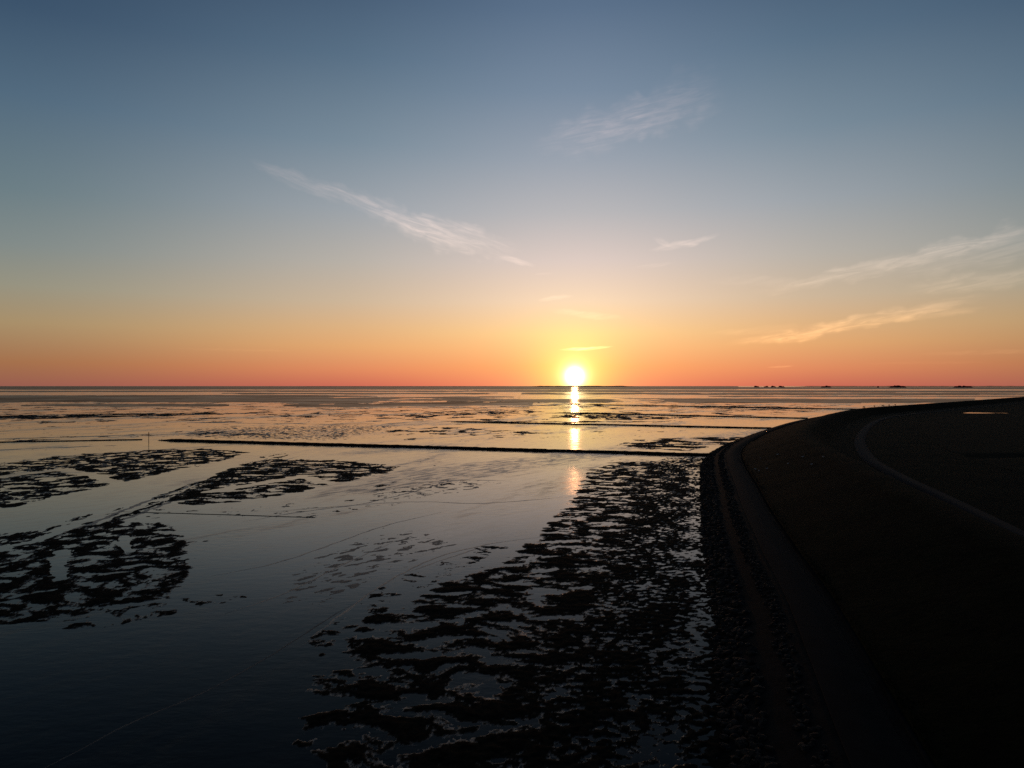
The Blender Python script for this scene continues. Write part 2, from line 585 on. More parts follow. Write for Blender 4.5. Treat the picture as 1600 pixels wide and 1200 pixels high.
# beds: polygon, feather, noise size (m) across and along the view, threshold inside (lower = more cover), octave gain
BEDS = [
    # big bed along the dike
    ([(640, 1330), (520, 1215), (446, 1160), (462, 1120), (520, 1098), (464, 1080), (478, 1052), (540, 1040), (522, 1008), (560, 965), (640, 935), (700, 900), (790, 868), (850, 815), (890, 770), (905, 735), (960, 716),
      (1150, 712), (1150, 800), (1170, 900), (1195, 1080), (1230, 1330)], 54, (4.0, 2.1), -0.08, 0.56),
    # scattered fringe left of it
    ([(470, 1000), (600, 905), (740, 850), (830, 845), (700, 905), (560, 985), (500, 1040)], 34, (2.8, 1.5), 0.14, 0.6),
    # near-left bed
    ([(-500, 800), (60, 835), (180, 812), (270, 815), (300, 850), (305, 905), (270, 935), (180, 950), (60, 975), (-500, 1010)], 40, (2.7, 2.2), -0.10, 0.58),
    ([(90, 940), (230, 935), (330, 925), (420, 930), (330, 950), (160, 985), (70, 985)], 24, (1.8, 1.5), 0.16, 0.5),
    ([(270, 835), (370, 840), (360, 855), (280, 860)], 20, (4, 3), 0.2, 0.45),
    # mid-left beds
    ([(-500, 728), (0, 722), (120, 708), (250, 700), (330, 699), (400, 706), (350, 722), (270, 738), (190, 757), (100, 775), (0, 800), (-500, 830)], 26, (4.2, 3.6), -0.08, 0.62),
    ([(250, 785), (300, 755), (350, 730), (430, 716), (520, 716), (635, 728), (610, 740), (540, 755), (470, 770), (380, 785), (300, 792)], 22, (5.5, 2.9), -0.10, 0.62),
    ([(560, 765), (640, 742), (660, 745), (600, 768), (700, 752), (740, 755), (600, 775)], 16, (5.0, 3.2), 0.16, 0.6),
    # scattered weed over the smooth pan
    ([(300, 825), (640, 760), (900, 735), (880, 800), (700, 860), (520, 960), (400, 980), (300, 900)], 40, (1.6, 1.1), 0.52, 0.6),
    ([(-500, 690), (250, 692), (700, 715), (700, 735), (400, 700), (-500, 720)], 20, (3.0, 3.0), 0.36, 0.62),
    ([(100, 830), (200, 795), (380, 790), (620, 770), (640, 790), (480, 812), (250, 812)], 20, (3.0, 1.8), 0.26, 0.62),
    ([(-500, 850), (40, 830), (190, 785), (310, 745), (420, 708), (470, 706), (330, 765), (200, 812), (60, 850), (-500, 890)], 18, (1.4, 6.0), 0.03, 0.64),
    # beyond the first groyne
    ([(570, 672), (680, 664), (850, 672), (880, 676), (800, 684), (680, 682), (600, 680)], 24, (8, 12), 0.10, 0.62),
    ([(950, 695), (990, 686), (1080, 682), (1180, 680), (1150, 694), (1080, 706), (1000, 703)], 20, (9, 9), -0.04, 0.6),
    # thin streaks of mud all over the outer flats
    ([(-500, 622), (400, 622), (800, 624), (1100, 627), (1350, 632), (1250, 648), (1000, 664), (700, 660), (300, 662), (-500, 670)], 14, (20, 22), 0.17, 0.66),
    ([(-500, 664), (300, 660), (800, 660), (1150, 668), (1050, 690), (700, 692), (300, 684), (-500, 692)], 16, (11, 9), 0.30, 0.66),
    # between the further groynes
    ([(850, 650), (900, 644), (1000, 648), (1070, 652), (1000, 658), (900, 656)], 16, (8, 16), -0.06, 0.65),
    ([(560, 650), (660, 642), (760, 638), (860, 640), (830, 648), (740, 650), (640, 656)], 20, (12, 22), 0.04, 0.65),
    ([(400, 648), (520, 642), (600, 643), (560, 650), (450, 654)], 14, (14, 26), 0.12, 0.65),
    ([(1050, 634), (1150, 632), (1330, 638), (1250, 642), (1120, 641)], 12, (16, 26), 0.02, 0.65),
    ([(820, 633), (930, 630), (1010, 633), (900, 638)], 10, (16, 30), 0.08, 0.65),
    ([(270, 676), (420, 668), (500, 672), (430, 684), (320, 684)], 16, (12, 14), 0.18, 0.65),
    ([(-500, 652), (0, 648), (180, 645), (330, 644), (420, 646), (250, 651), (0, 657), (-500, 664)], 12, (14, 16), -0.14, 0.64),
    ([(-500, 690), (0, 684), (160, 681), (300, 677), (330, 679), (160, 684), (0, 692), (-500, 700)], 8, (14, 10), 0.14, 0.6),
]

# low natural ridges and channel edges: polyline, half width (m), height (m)
RIDGES = [
    ([(-500, 702), (0, 686), (100, 683), (200, 680), (310, 677.5), (420, 679)], 2.0, 0.10),
    ([(-500, 668), (0, 654), (110, 651), (240, 649), (400, 646)], 5.0, 0.16),
    ([(300, 660), (400, 661), (520, 663), (640, 661)], 3.0, 0.07),
    ([(-500, 706), (0, 703), (70, 700), (180, 696)], 1.6, 0.06),
    ([(640, 637), (800, 636), (870, 632), (930, 629), (960, 628)], 6.0, 0.15),
    
]


def height(X, Y):
    U = 800 + F * X / Y
    V = HZ + F * H / Y
    hgt = np.full(X.shape, -0.07, np.float32)
    bed = np.zeros(X.shape, np.float32)
    wxn = fbm(X / 9.0, Y / 9.0, 3, seed=40) * 2.6
    wyn = fbm(X / 9.0 + 50, Y / 9.0, 3, seed=45) * 2.6
    for k, (poly, fe, (sx, sy), thr, gain) in enumerate(BEDS):
        m = mask(U, V, poly, fe)
        sel = m > 0.001
        if not sel.any(): continue
        x = X[sel] + wxn[sel]; y = Y[sel] + wyn[sel]
        n = fbm(x / sx, y / sy, 6, gain + 0.03, seed=3 + 17 * k)
        f = n - (thr + (1.0 - m[sel]) * 1.15)
        f = f + 0.09 * perlin(X[sel] / 0.5, Y[sel] / 0.5, 35) + 0.07 * perlin(X[sel] / 0.23, Y[sel] / 0.23, 36)
        if k == 0:
            # towards the dike the bed breaks up into fine speckle with tiny puddles
            dd = path_x(Y[sel]) - X[sel]
            w = 1 - sstep(dd, 10, 24)
            ns = fbm(X[sel] / 0.9, Y[sel] / 0.6, 4, 0.6, seed=77) + 0.5 * fbm(X[sel] / 5, Y[sel] / 5, 3, seed=79)
            strip = 1 - sstep(np.abs(dd - 7.0 - 1.2 * perlin(Y[sel] / 7.0, Y[sel] * 0, 5)), 0.8, 3.0)
            f2 = ns + 0.20 - 0.14 * strip - (1 - m[sel]) * 0.6
            f = f * (1 - w) + f2 * w
        # weed-covered top, then a thin rim of bare wet mud that slides under the water
        fr = f + 0.05 + 0.05 * perlin(X[sel] / 2.1, Y[sel] / 2.1, 33)
        hh = np.where(fr > 0, 0.10 * (1 - np.exp(-fr * fr * 9.0 - fr * 0.45)), fr * 0.3)
        hgt[sel] = np.maximum(hgt[sel], np.clip(hh, -0.07, 0.2))
        bed[sel] = np.maximum(bed[sel], sstep(f + 0.03 * perlin(X[sel] / 0.5, Y[sel] / 0.5, 34), -0.03, 0.07))
    # a strip of mud along the toe, under the whole dike foot
    dd = path_x(Y) - X
    nz = perlin(X / 1.2, Y / 1.2, 9) * 0.06 + perlin(X / 0.35, Y / 0.35, 10) * 0.02
    toe = (1 - sstep(dd, 5.0, 7.4)) * 0.16 - 0.07 + nz * (1 - sstep(dd, 6, 9))
    hgt = np.maximum(hgt, toe); bed = np.maximum(bed, 1 - sstep(dd, 6.5, 8.0))
    for k, (line, hw, hh) in enumerate(RIDGES):
        wl = [gp(u, v) for u, v in line]
        x0 = min(p[0] for p in wl) - 25; x1 = max(p[0] for p in wl) + 25
        y0 = min(p[1] for p in wl) - 25; y1 = max(p[1] for p in wl) + 25
        sel = (X > x0) & (X < x1) & (Y > y0) & (Y < y1)
        if not sel.any(): continue
        x, y = X[sel], Y[sel]
        wob = fbm(x / (hw * 6), y / (hw * 6), 3, seed=90 + k) * hw * 2.2
        d = seg_dist(x + wob, y + wob, wl, False)
        amp = 0.75 + 0.7 * perlin(x / (hw * 4), y / (hw * 4), 95 + k)
        r = (hh + 0.05) * np.exp(-(d / hw) ** 2) * amp - 0.05 + 0.012 * perlin(x / hw / 0.7, y / hw / 0.7, 99)
        hgt[sel] = np.maximum(hgt[sel], r)
    # ripple fields of very low sand showing through the film of water
    rp = mask(U, V, [(430, 905), (520, 850), (640, 825), (740, 845), (640, 885), (520, 945), (440, 950)], 60)
    rp = np.maximum(rp, mask(U, V, [(300, 668), (420, 664), (640, 662), (600, 674), (520, 690), (380, 688), (280, 684)], 26) * 0.95)
    rp = np.maximum(rp, mask(U, V, [(560, 770), (700, 745), (800, 752), (740, 770), (620, 785)], 40))
    sel = rp > 0.01
    x, y = X[sel], Y[sel]
    c, s = math.cos(0.75), math.sin(0.75)
    big = 1.3
    n = fbm((x * c + y * s) / (1.9 * big), (-x * s + y * c) / (0.75 * big), 4, 0.55, seed=120)
    thr_r = np.where(Y[sel] > 180, 0.02, 0.13)
    r = 0.03 * (n - thr_r - (1 - rp[sel]) * 0.6)
    hgt[sel] = np.maximum(hgt[sel], r)
    bed[sel] = np.maximum(bed[sel], 0.25 * rp[sel])
    # creeks that drain through the mid-left beds
    for line, hw in (([(-100, 880), (60, 845), (180, 793), (300, 752), (380, 722), (470, 706)], 0.7), ([(0, 745), (100, 733), (180, 752), (205, 768)], 1.3),
                     ([(200, 800), (240, 770), (330, 742)], 1.0), ([(95, 905), (100, 880), (90, 862)], 0.5), ([(205, 860), (200, 838)], 0.5),
                     ([(540, 700 + 60), (470, 745), (330, 768)], 1.2)):
        wl = [gp(u, v) for u, v in line]
        d = seg_dist(X + wxn * 0.6, Y + wyn * 0.6, wl, False)
        cut = sstep(d, hw * 0.6, hw * 2.2)
        hgt = np.where(hgt > -0.03, -0.03 + (hgt + 0.03) * cut, hgt)
    return hgt, bed


NA, NRAD = 1150, 860
phi = np.linspace(R(-52), R(47), NA)
rad = np.exp(np.linspace(math.log(24.0), math.log(1050.0), NRAD))
PH, RR = np.meshgrid(phi, rad)
X = (RR * np.sin(PH)).astype(np.float64); Y = (RR * np.cos(PH)).astype(np.float64)
hgt, bed = height(X, Y)
q = grid_quads(NRAD, NA)
keep = (X < path_x(Y) + 0.5).ravel()
keep &= True
# drop faces that stay deep under the water and those under the dike
hmax = hgt.ravel()[q].max(1)
ok = keep[q].all(1) & (hmax > -0.045)
q = q[ok]
used = np.unique(q)
remap = np.full(X.size, -1, np.int32); remap[used] = np.arange(len(used))
co = np.stack([X.ravel(), Y.ravel(), hgt.ravel()], 1)[used]
mud = mesh_np('mudflat', co, remap[q], M_mud)
at = mud.data.attributes.new('bed', 'FLOAT', 'POINT')
at.data.foreach_set('value', np.ascontiguousarray(bed.ravel()[used], dtype=np.float32))
tag(mud, kind='structure')

# the mud bottom below the film of water
co = np.array([(x, y, -0.3) for y in (-300, 1200) for x in (-1500, 1500)])
tag(mesh_np('seabed', co, grid_quads(2, 2), M_mud), kind='structure')

M_pale = mat_simple('pale_sand', (0.030, 0.026, 0.022, 1), (0.05, 0.042, 0.037, 1), 2.0, 0.6, 0.3, 0.01, 0.4)


def mud_line(pts, width, mat, seed, name):
    """low smooth lip of silt along a drainage line"""
    tl = catmull([gp(u, v) for u, v in pts], 0.3)
    tg = np.gradient(tl, axis=0); tg /= np.linalg.norm(tg, axis=1)[:, None]
    tn = np.stack([tg[:, 1], -tg[:, 0]], 1)
    wdt = width * (1 + 0.7 * fbm(tl[:, 0] / 2.5, tl[:, 1] / 2.5, 3, seed=seed))
    ends = np.minimum(np.arange(len(tl)), np.arange(len(tl))[::-1]) / (0.15 * len(tl))
    wdt = wdt * np.clip(ends, 0.05, 1)
    mdr = tn * (width * 1.6 * fbm(tl[:, 0] / 3.0, tl[:, 1] / 3.0, 3, seed=seed + 2))[:, None]
    co = np.stack([np.column_stack([tl + mdr + tn * (k * wdt)[:, None], np.full(len(tl), z)]) for k, z in ((-1.6, -0.01), (-0.5, 0.006), (0.4, 0.007), (1.6, -0.01))], 1).reshape(-1, 3)
    tag(mesh_np(name, co, grid_quads(len(tl), 4), mat), kind='structure')


mud_line([(-60, 1260), (90, 1190), (200, 1132), (330, 1076), (430, 1020), (520, 962), (560, 940)], 0.09, M_pale, 150, 'sand_ridge')
for k, (pts, wd) in enumerate([
        ([(470, 1010), (540, 955), (600, 912), (680, 872), (760, 851), (850, 838)], 0.16),
        ([(640, 893), (700, 872), (745, 858), (775, 852)], 0.14),
        ([(420, 800), (520, 792), (640, 784), (760, 786), (900, 775)], 0.28),
        ([(560, 772), (640, 756), (720, 750), (800, 752)], 0.4),
        ([(380, 815), (470, 800), (560, 788), (640, 770), (700, 752)], 0.3),
        ([(0, 868), (90, 838), (180, 803), (260, 772), (330, 748), (420, 716)], 0.5),
        ([(-30, 885), (80, 852), (190, 812), (290, 775), (380, 738), (470, 712)], 0.45),
        ([(330, 900), (430, 880), (520, 850), (600, 822), (690, 800)], 0.16),
        ([(350, 960), (450, 925), (540, 880), (620, 845)], 0.12)]):
    mud_line(pts, wd, M_mud, 160 + 5 * k, 'mud_ridge')

# far sandbanks: long low swells, each contour running across the flats
NA2, NR2 = 460, 520
phi2 = np.linspace(R(-52), R(52), NA2)
rad2 = np.exp(np.linspace(math.log(560.0), math.log(70000.0), NR2))
PH, RR = np.meshgrid(phi2, rad2)
X2 = RR * np.sin(PH); Y2 = RR * np.cos(PH)
vv = F * H / Y2                                  # 21.6 km / Y
tt = X2 / Y2
wob = fbm(tt * 2.2, np.log(Y2) * 1.5, 3, seed=200)
jag = fbm(X2 / 110.0, Y2 / 220.0, 5, 0.66, seed=210)
w = vv * (1 + 0.10 * wob + 0.07 * jag) + 0.2 * jag
h2 = np.full(X2.shape, -0.25)


def band(lo, hi, t0, t1, amp, tilt=0.0, soft=0.25, tsoft=0.12, holes=0.0):
    """bank between two grazing depths, limited in bearing; holes let standing water through"""
    global h2
    ww = w + tilt * tt
    e = np.minimum(sstep(ww, lo - soft, lo + soft), 1 - sstep(ww, hi - soft, hi + soft))
    e = e * sstep(tt, t0 - tsoft, t0 + tsoft) * (1 - sstep(tt, t1 - tsoft, t1 + tsoft))
    if holes:
        e = e * (1 - holes * sstep(jag + 0.35 * fbm(X2 / 400.0, Y2 / 500.0, 2, seed=215), 0.02, 0.28))
    h2 = np.maximum(h2, -0.2 + e * (0.2 + amp) * (1 + 0.1 * jag))


band(0.2, 5.7, -2, 0.30, 0.4, 0.0, 0.2)                       # open mud to the horizon
band(1.7, 5.2, 0.25, 2, 0.4, 0.0, 0.2)
band(7.0, 9.2, -2, -0.02, 0.25, 0.4)
band(6.3, 9.6, -0.05, 2, 0.25, -1.2, 0.25, 0.1, 0.4)
band(10.2, 13.6, 0.02, 2, 0.25, -1.5, 0.3, 0.1, 0.6)
band(10.6, 13.0, -0.42, -0.02, 0.2, 0.4, 0.3, 0.08, 0.3)
band(13.6, 25.0, -2, -0.20, 0.22, 1.5, 1.0, 0.20, 0.38)
band(16.0, 22.0, -0.44, 0.02, 0.16, 2.0, 0.8, 0.1, 0.55)
band(24.5, 31.0, -0.34, 0.04, 0.14, 1.0, 0.8, 0.08, 0.62)
band(18.5, 25.5, 0.14, 0.75, 0.18, -3.5, 0.8, 0.12, 0.45)
band(14.9, 16.6, 0.28, 2, 0.18, -1.5, 0.3, 0.1, 0.3)
band(21.0, 26.5, -0.10, 0.16, 0.16, 3.0, 0.8, 0.08, 0.6)
band(27.5, 32.0, -0.72, -0.40, 0.14, 1.0, 0.8, 0.08, 0.6)
q = grid_quads(NR2, NA2)
hm = h2.ravel()[q].max(1)
inland = (X2 > path_x(Y2) - 4) & (Y2 < 1780)
ok = (hm > -0.1) & ~inland.ravel()[q].any(1)
q = q[ok]
used = np.unique(q)
remap = np.full(X2.size, -1, np.int32); remap[used] = np.arange(len(used))
co = np.stack([X2.ravel(), Y2.ravel(), h2.ravel()], 1)[used]
sand = mesh_np('sandbanks', co, remap[q], M_sand)
tag(sand, kind='structure')

# ------------------------------------------------------------------ dike: grass body swept along the path
NP = len(PC)
idx = np.arange(NP)


def sweep(name, prof, mat, kind='structure', parent=None, step=1, jitter=None, i0=0, i1=None):
    ii = np.arange(i0, i1 or NP, step)
    co = []
    for d, z in prof:
        p = PC[ii] + NRM[ii] * d
        zz = np.full(len(ii), z, float)
        if jitter:
            p, zz = jitter(p, zz, d)
        co.append(np.column_stack([p, zz]))
    co = np.stack(co, 1).reshape(-1, 3)
    o = mesh_np(name, co, grid_quads(len(ii), len(prof)), mat, parent)
    if kind: tag(o, kind=kind)
    return o


def turf(p, z, d):
    a = 0.0 if d < 3.9 else 0.05
    z = z + a * fbm(p[:, 0] / 1.4, p[:, 1] / 1.4, 3, seed=300) + a * 3 * fbm(p[:, 0] / 14, p[:, 1] / 14, 3, seed=305)
    return p, z


prof = [(3.72, 1.5), (3.75, 2.12)]
for d in np.linspace(4.2, 17.5, 28):
    t = (d - 3.75) / (17.5 - 3.75)
    prof.append((d, 2.15 + 4.25 * (t ** 1.15)))
prof += [(18.2, 6.52), (19.0, 6.58), (20.0, 6.58), (20.8, 6.5), (21.6, 6.3)]
for d in np.linspace(22.4, 27.0, 8):
    t = (d - 21.6) / (27.0 - 21.6)
    prof.append((d, 6.3 - 3.5 * t))
prof += [(28, 2.72), (30, 2.70), (34, 2.70), (40, 2.70), (46, 2.70), (56, 2.68)]
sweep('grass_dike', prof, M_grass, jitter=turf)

# asphalt maintenance path, gutter strip, kerb
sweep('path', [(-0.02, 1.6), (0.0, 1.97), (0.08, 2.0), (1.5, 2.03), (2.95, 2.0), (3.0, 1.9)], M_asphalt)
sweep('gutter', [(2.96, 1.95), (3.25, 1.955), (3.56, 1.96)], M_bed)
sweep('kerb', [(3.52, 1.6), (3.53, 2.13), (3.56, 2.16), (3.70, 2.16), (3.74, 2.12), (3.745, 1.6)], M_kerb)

# pasture behind the dike
rows = np.concatenate([np.arange(0, int(NP * 0.6), 3), np.arange(int(NP * 0.6), NP, 6)])
colsx = np.concatenate([np.linspace(0, 220, 56), np.geomspace(235, 4000, 22)])
PONDS = [(299, 450, 11.5, 9), (316, 447, 3.5, 5)]
x0 = PC[rows] + NRM[rows] * 55.5
XX = x0[:, 0][:, None] + colsx[None, :]
YY = np.repeat(x0[:, 1][:, None], len(colsx), 1)
ZZ = 2.69 + 0.10 * fbm(XX / 22, YY / 22, 3, seed=400)
ZZ -= 0.0
for (cx, cy, rx, ry) in PONDS:
    rr = np.hypot((XX - cx) / rx, (YY - cy) / ry) + 0.15 * perlin(XX / 9, YY / 9, 402)
    ZZ = np.where(rr < 1.5, ZZ - 0.55 * (1 - sstep(rr, 0.7, 1.4)), ZZ)
# a drainage ditch curving across the pasture
dl = [gp(1440, 722, 2.7), gp(1500, 713, 2.7), gp(1600, 711, 2.7), gp(1720, 716, 2.7)]
dd = seg_dist(XX, YY, dl, False)
ZZ -= 0.9 * np.exp(-(dd / 2.5) ** 2)
tag(mesh_np('pasture', np.stack([XX, YY, ZZ], -1).reshape(-1, 3), grid_quads(len(rows), len(colsx)), M_field), kind='structure')
for (cx, cy, rx, ry) in PONDS:
    a = np.linspace(0, 2 * np.pi, 40, endpoint=False)
    ring = np.column_stack([cx + rx * 1.15 * np.cos(a), cy + ry * 1.15 * np.sin(a), np.full(40, 2.47)])
    co = np.vstack([[(cx, cy, 2.47)], ring])
    tri = np.array([(0, i + 1, (i + 1) % 40 + 1) for i in range(40)])
    tag(mesh_np('pond', co, tri, M_pond), kind='structure')

# inland service road
rp_ = [(22, -40), (34, 0), (47.5, 45), (57.5, 77), (66.5, 107), (75.5, 138), (88, 172), (118, 234), (172, 328), (222, 398), (300, 480), (400, 582), (540, 726)]
RC = catmull(rp_, 3.0)
rt = np.gradient(RC, axis=0); rt /= np.linalg.norm(rt, axis=1)[:, None]
rn = np.stack([rt[:, 1], -rt[:, 0]], 1)
rprof = [(-1.6, 2.55), (-1.55, 2.83), (0, 2.87), (1.55, 2.83), (1.6, 2.55)]
co = np.stack([np.column_stack([RC + rn * d, np.full(len(RC), z)]) for d, z in rprof], 1).reshape(-1, 3)
tag(mesh_np('service_road', co, grid_quads(len(RC), len(rprof)), M_road), kind='structure')

# ------------------------------------------------------------------ stone revetment between the path and the flats
rev = empty('stone_revetment', (float(off(40, -3)[0]), float(off(40, -3)[1]), 0.0))
tag(rev, 'dark rubble stone revetment sloping from the asphalt path down to the mudflat', 'revetment')
BASE = Vector(rev.location)


def rough_bed(p, z, d):
    z = z + (0.06 if -6 < d < -0.4 else 0.0) * fbm(p[:, 0] / 0.8, p[:, 1] / 0.8, 3, seed=500)
    return p, z


bedprof = [(-7.2, -0.45), (-5.9, -0.1), (-5.3, 0.08), (-4.6, 0.34), (-3.9, 0.60), (-3.2, 0.86), (-2.5, 1.1), (-1.8, 1.36), (-1.2, 1.58), (-0.7, 1.76), (-0.35, 1.88), (-0.03, 1.97), (-0.02, 1.5)]
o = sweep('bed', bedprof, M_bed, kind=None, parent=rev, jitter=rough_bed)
o.location = -BASE


def rock_mesh(seed, sub=1):
    bm = bmesh.new()
    bmesh.ops.create_icosphere(bm, subdivisions=sub, radius=1.0)
    r = random.Random(seed)
    for v in bm.verts:
        v.co *= 0.72 + 0.5 * r.random()
        v.co.z *= 0.62
    return bm


rock_data = []
for k in range(7):
    bm = rock_mesh(k)
    me = bpy.data.meshes.new('stone'); bm.to_mesh(me); bm.free()
    me.materials.append(M_stone)
    rock_data.append(me)
bed_d = [p[0] for p in bedprof[:-1]]; bed_z = [p[1] for p in bedprof[:-1]]
spots = []
r = random.Random(11)
arc = np.concatenate([[0], np.cumsum(np.linalg.norm(np.diff(PC, axis=0), axis=1))])
i_start = int(np.argmin(np.abs(PC[:, 1] - 22)))
s = arc[i_start]
while s < arc[i_start] + 230:
    prog = (s - arc[i_start])
    size = 1.0 + prog / 120.0
    for lo, hi, n in ((-5.9, -3.3, 7), (-1.9, -0.7, 3)):
        for _ in range(n):
            d = r.uniform(lo, hi)
            sj = s + r.uniform(-.3, .3)
            x = np.interp(sj, arc, PC[:, 0]); y = np.interp(sj, arc, PC[:, 1])
            i = min(NP - 1, int(np.searchsorted(arc, sj)))
            x += NRM[i][0] * d; y += NRM[i][1] * d
            z = float(np.interp(d, bed_d, bed_z)) + 0.03
            spots.append((x, y, z, r.uniform(.14, .30) * (1.15 if lo < -3 else 0.8) * min(size, 1.8), r.uniform(0, 6.28), r.randrange(7)))
    s += 0.55 * min(size, 2.5)
spots.sort(key=lambda p: p[0] ** 2 + p[1] ** 2)
vis = [p for p in spots if p[1] > 28.5]
near = set(map(id, vis[:300]))
for p in vis[:300]:
    o = bpy.data.objects.new('stone', rock_data[p[5]])
    link(o, rev)
    o.location = Vector(p[:3]) - BASE
    o.rotation_euler = (r.uniform(-.4, .4), r.uniform(-.4, .4), p[4])
    o.scale = (p[3] * r.uniform(.85, 1.3), p[3], p[3])
base_v = [np.array([v.co[:] for v in me.vertices]) for me in rock_data]
base_f = [np.array([list(pl.vertices) for pl in me.polygons]) for me in rock_data]


def scatter_rocks(lst):
    V, Fc, n = [], [], 0
    for (x, y, z, sc_, rot, k) in lst:
        v = base_v[k] * sc_
        c, s_ = math.cos(rot), math.sin(rot)
        V.append(np.column_stack([v[:, 0] * c - v[:, 1] * s_ + x, v[:, 0] * s_ + v[:, 1] * c + y, v[:, 2] + z]))
        Fc.append(base_f[k] + n); n += len(v)
    return np.vstack(V), np.vstack(Fc)


v, f = scatter_rocks([p for p in spots if id(p) not in near])
o = mesh_np('rubble', v, f, M_stone, rev, smooth=False)
o.location = -BASE
tag(o, kind='stuff')


# ------------------------------------------------------------------ groynes
def groyne(p0, p1, width, hgt_, label, seed, rocks=1.0, stakes=True, group=None):
    p0, p1 = np.array(p0, float), np.array(p1, float)
    L = np.linalg.norm(p1 - p0)
    root = empty('groyne', (float(p1[0]), float(p1[1]), 0.0))
    tag(root, label, 'groyne', group)
    base = Vector(root.location)
    n = int(L / 0.9)
    t = np.linspace(0, 1, n)
    e = (p1 - p0) / L
    nn = np.array([e[1], -e[0]])
    end = sstep(t * L, 0, 6)
    cen = p0[None] + t[:, None] * (p1 - p0)[None] + nn[None] * (0.35 * fbm(t * L / 18, t * 0 + seed, 3, seed=seed))[:, None]
    sec = []
    for a, z in ((-0.75, -0.25), (-0.5, 0.10), (-0.36, 0.62), (-0.16, 0.93), (0.06, 1.0), (0.27, 0.84), (0.42, 0.5), (0.55, 0.08), (0.8, -0.25)):
        jz = 1 + 0.32 * fbm(t * L / 2.2, t * 0 + a * 9, 3, seed=seed + 5)
        ja = 0.12 * fbm(t * L / 1.7, t * 0 + a * 7 + 30, 3, seed=seed + 9)
        z_ = np.where(z > 0, z * hgt_ * jz * (0.25 + 0.75 * end), z)
        p = cen + nn[None] * ((a + ja) * width)[:, None]
        sec.append(np.column_stack([p, z_]))
    co = np.stack(sec, 1).reshape(-1, 3)
    o = mesh_np('core', co, grid_quads(n, 9), M_groyne, root, smooth=False)
    o.location = -base
    rr = random.Random(seed)
    lst = []
    for _ in range(int(L * 2.4 * rocks)):
        tt_ = rr.random(); a = rr.uniform(-.62, .62)
        p = p0 + (p1 - p0) * tt_ + nn * a * width
        z = hgt_ * max(0.02, 0.92 - 1.35 * abs(a)) * (0.3 + 0.7 * min(1, tt_ * L / 6))
        lst.append((p[0], p[1], z, rr.uniform(.10, .26) * min(1.0, hgt_ / 0.3), rr.uniform(0, 6.28), rr.randrange(7)))
    v, f = scatter_rocks(lst)
    o = mesh_np('rubble', v, f, M_groyne, root, smooth=False)
    o.location = -base
    tag(o, kind='stuff')
    if stakes:
        V, Fc, k = [], [], 0
        for j in range(int(L / 1.1)):
            for sgn in (-.33, .33):
                if rr.random() < .35: continue
                tt_ = (j + rr.random() * .5) * 1.1 / L
                p = p0 + (p1 - p0) * min(tt_, 1) + nn * sgn * width
                hh = hgt_ * rr.uniform(.55, 1.0)
                q_ = 0.06
                V.append(np.array([(p[0] + sx * q_, p[1] + sy * q_, zz) for zz in (-.2, hh) for sx, sy in ((-1, -1), (1, -1), (1, 1), (-1, 1))]))
                Fc.append(np.array([(0, 1, 5, 4), (1, 2, 6, 5), (2, 3, 7, 6), (3, 0, 4, 7), (4, 5, 6, 7)]) + k)
                k += 8
        o = mesh_np('stakes', np.vstack(V), np.vstack(Fc), M_wood, root, smooth=False)
        o.location = -base
        tag(o, kind='stuff')
    return root


groyne(gp(250, 688), gp(1112, 712), 2.4, 0.68, 'long dark rubble groyne, first one crossing the flats beyond the big mussel bed', 601)
groyne(gp(705, 659), gp(1205, 669.5), 2.4, 0.55, 'dark rubble groyne second along the dike, between two other groynes', 602)
groyne(gp(872, 645), gp(1262, 654), 2.8, 0.60, 'dark rubble groyne third along the dike, seen just past the weed patch', 603)
groyne(gp(925, 632.5), gp(1348, 640), 3.0, 0.70, 'thin farthest rubble groyne reaching the dike where it bends away', 604, rocks=0.7)
groyne(gp(-160, 694), gp(222, 687), 1.6, 0.28, 'low worn groyne stump left of the gap by the marker pole', 605, stakes=False)
groyne(gp(190, 799.5), gp(492, 808.5), 0.24, 0.06, 'very low eroded line of brushwood crossing the smooth mud between two weed beds', 606, rocks=0.25, stakes=False)

# ------------------------------------------------------------------ marker pole
mx, my = gp(232.5, 691)
pole = empty('marker_pole', (mx, my, 0))
tag(pole, 'thin upright marker pole standing in the gap of the groyne line', 'pole')
bm = bmesh.new()
bmesh.ops.create_cone(bm, cap_ends=True, segments=8, radius1=0.11, radius2=0.07, depth=4.1)
bmesh.ops.translate(bm, verts=bm.verts, vec=(0, 0, 1.65))
bm_obj('pole', bm, M_wood, pole)
bm = bmesh.new()
rr = random.Random(3)
for k in range(14):
    a = rr.uniform(0, 6.28)
    m_ = Matrix.Translation((0.10 * math.cos(a), 0.10 * math.sin(a), 3.2)) @ Matrix.Rotation(rr.uniform(-.25, .25), 4, 'X') @ Matrix.Rotation(rr.uniform(-.25, .25), 4, 'Y')
    bmesh.ops.create_cone(bm, cap_ends=True, segments=4, radius1=0.02, radius2=0.006, depth=0.7, matrix=m_)
bm_obj('twig_bundle', bm, M_wood, pole)


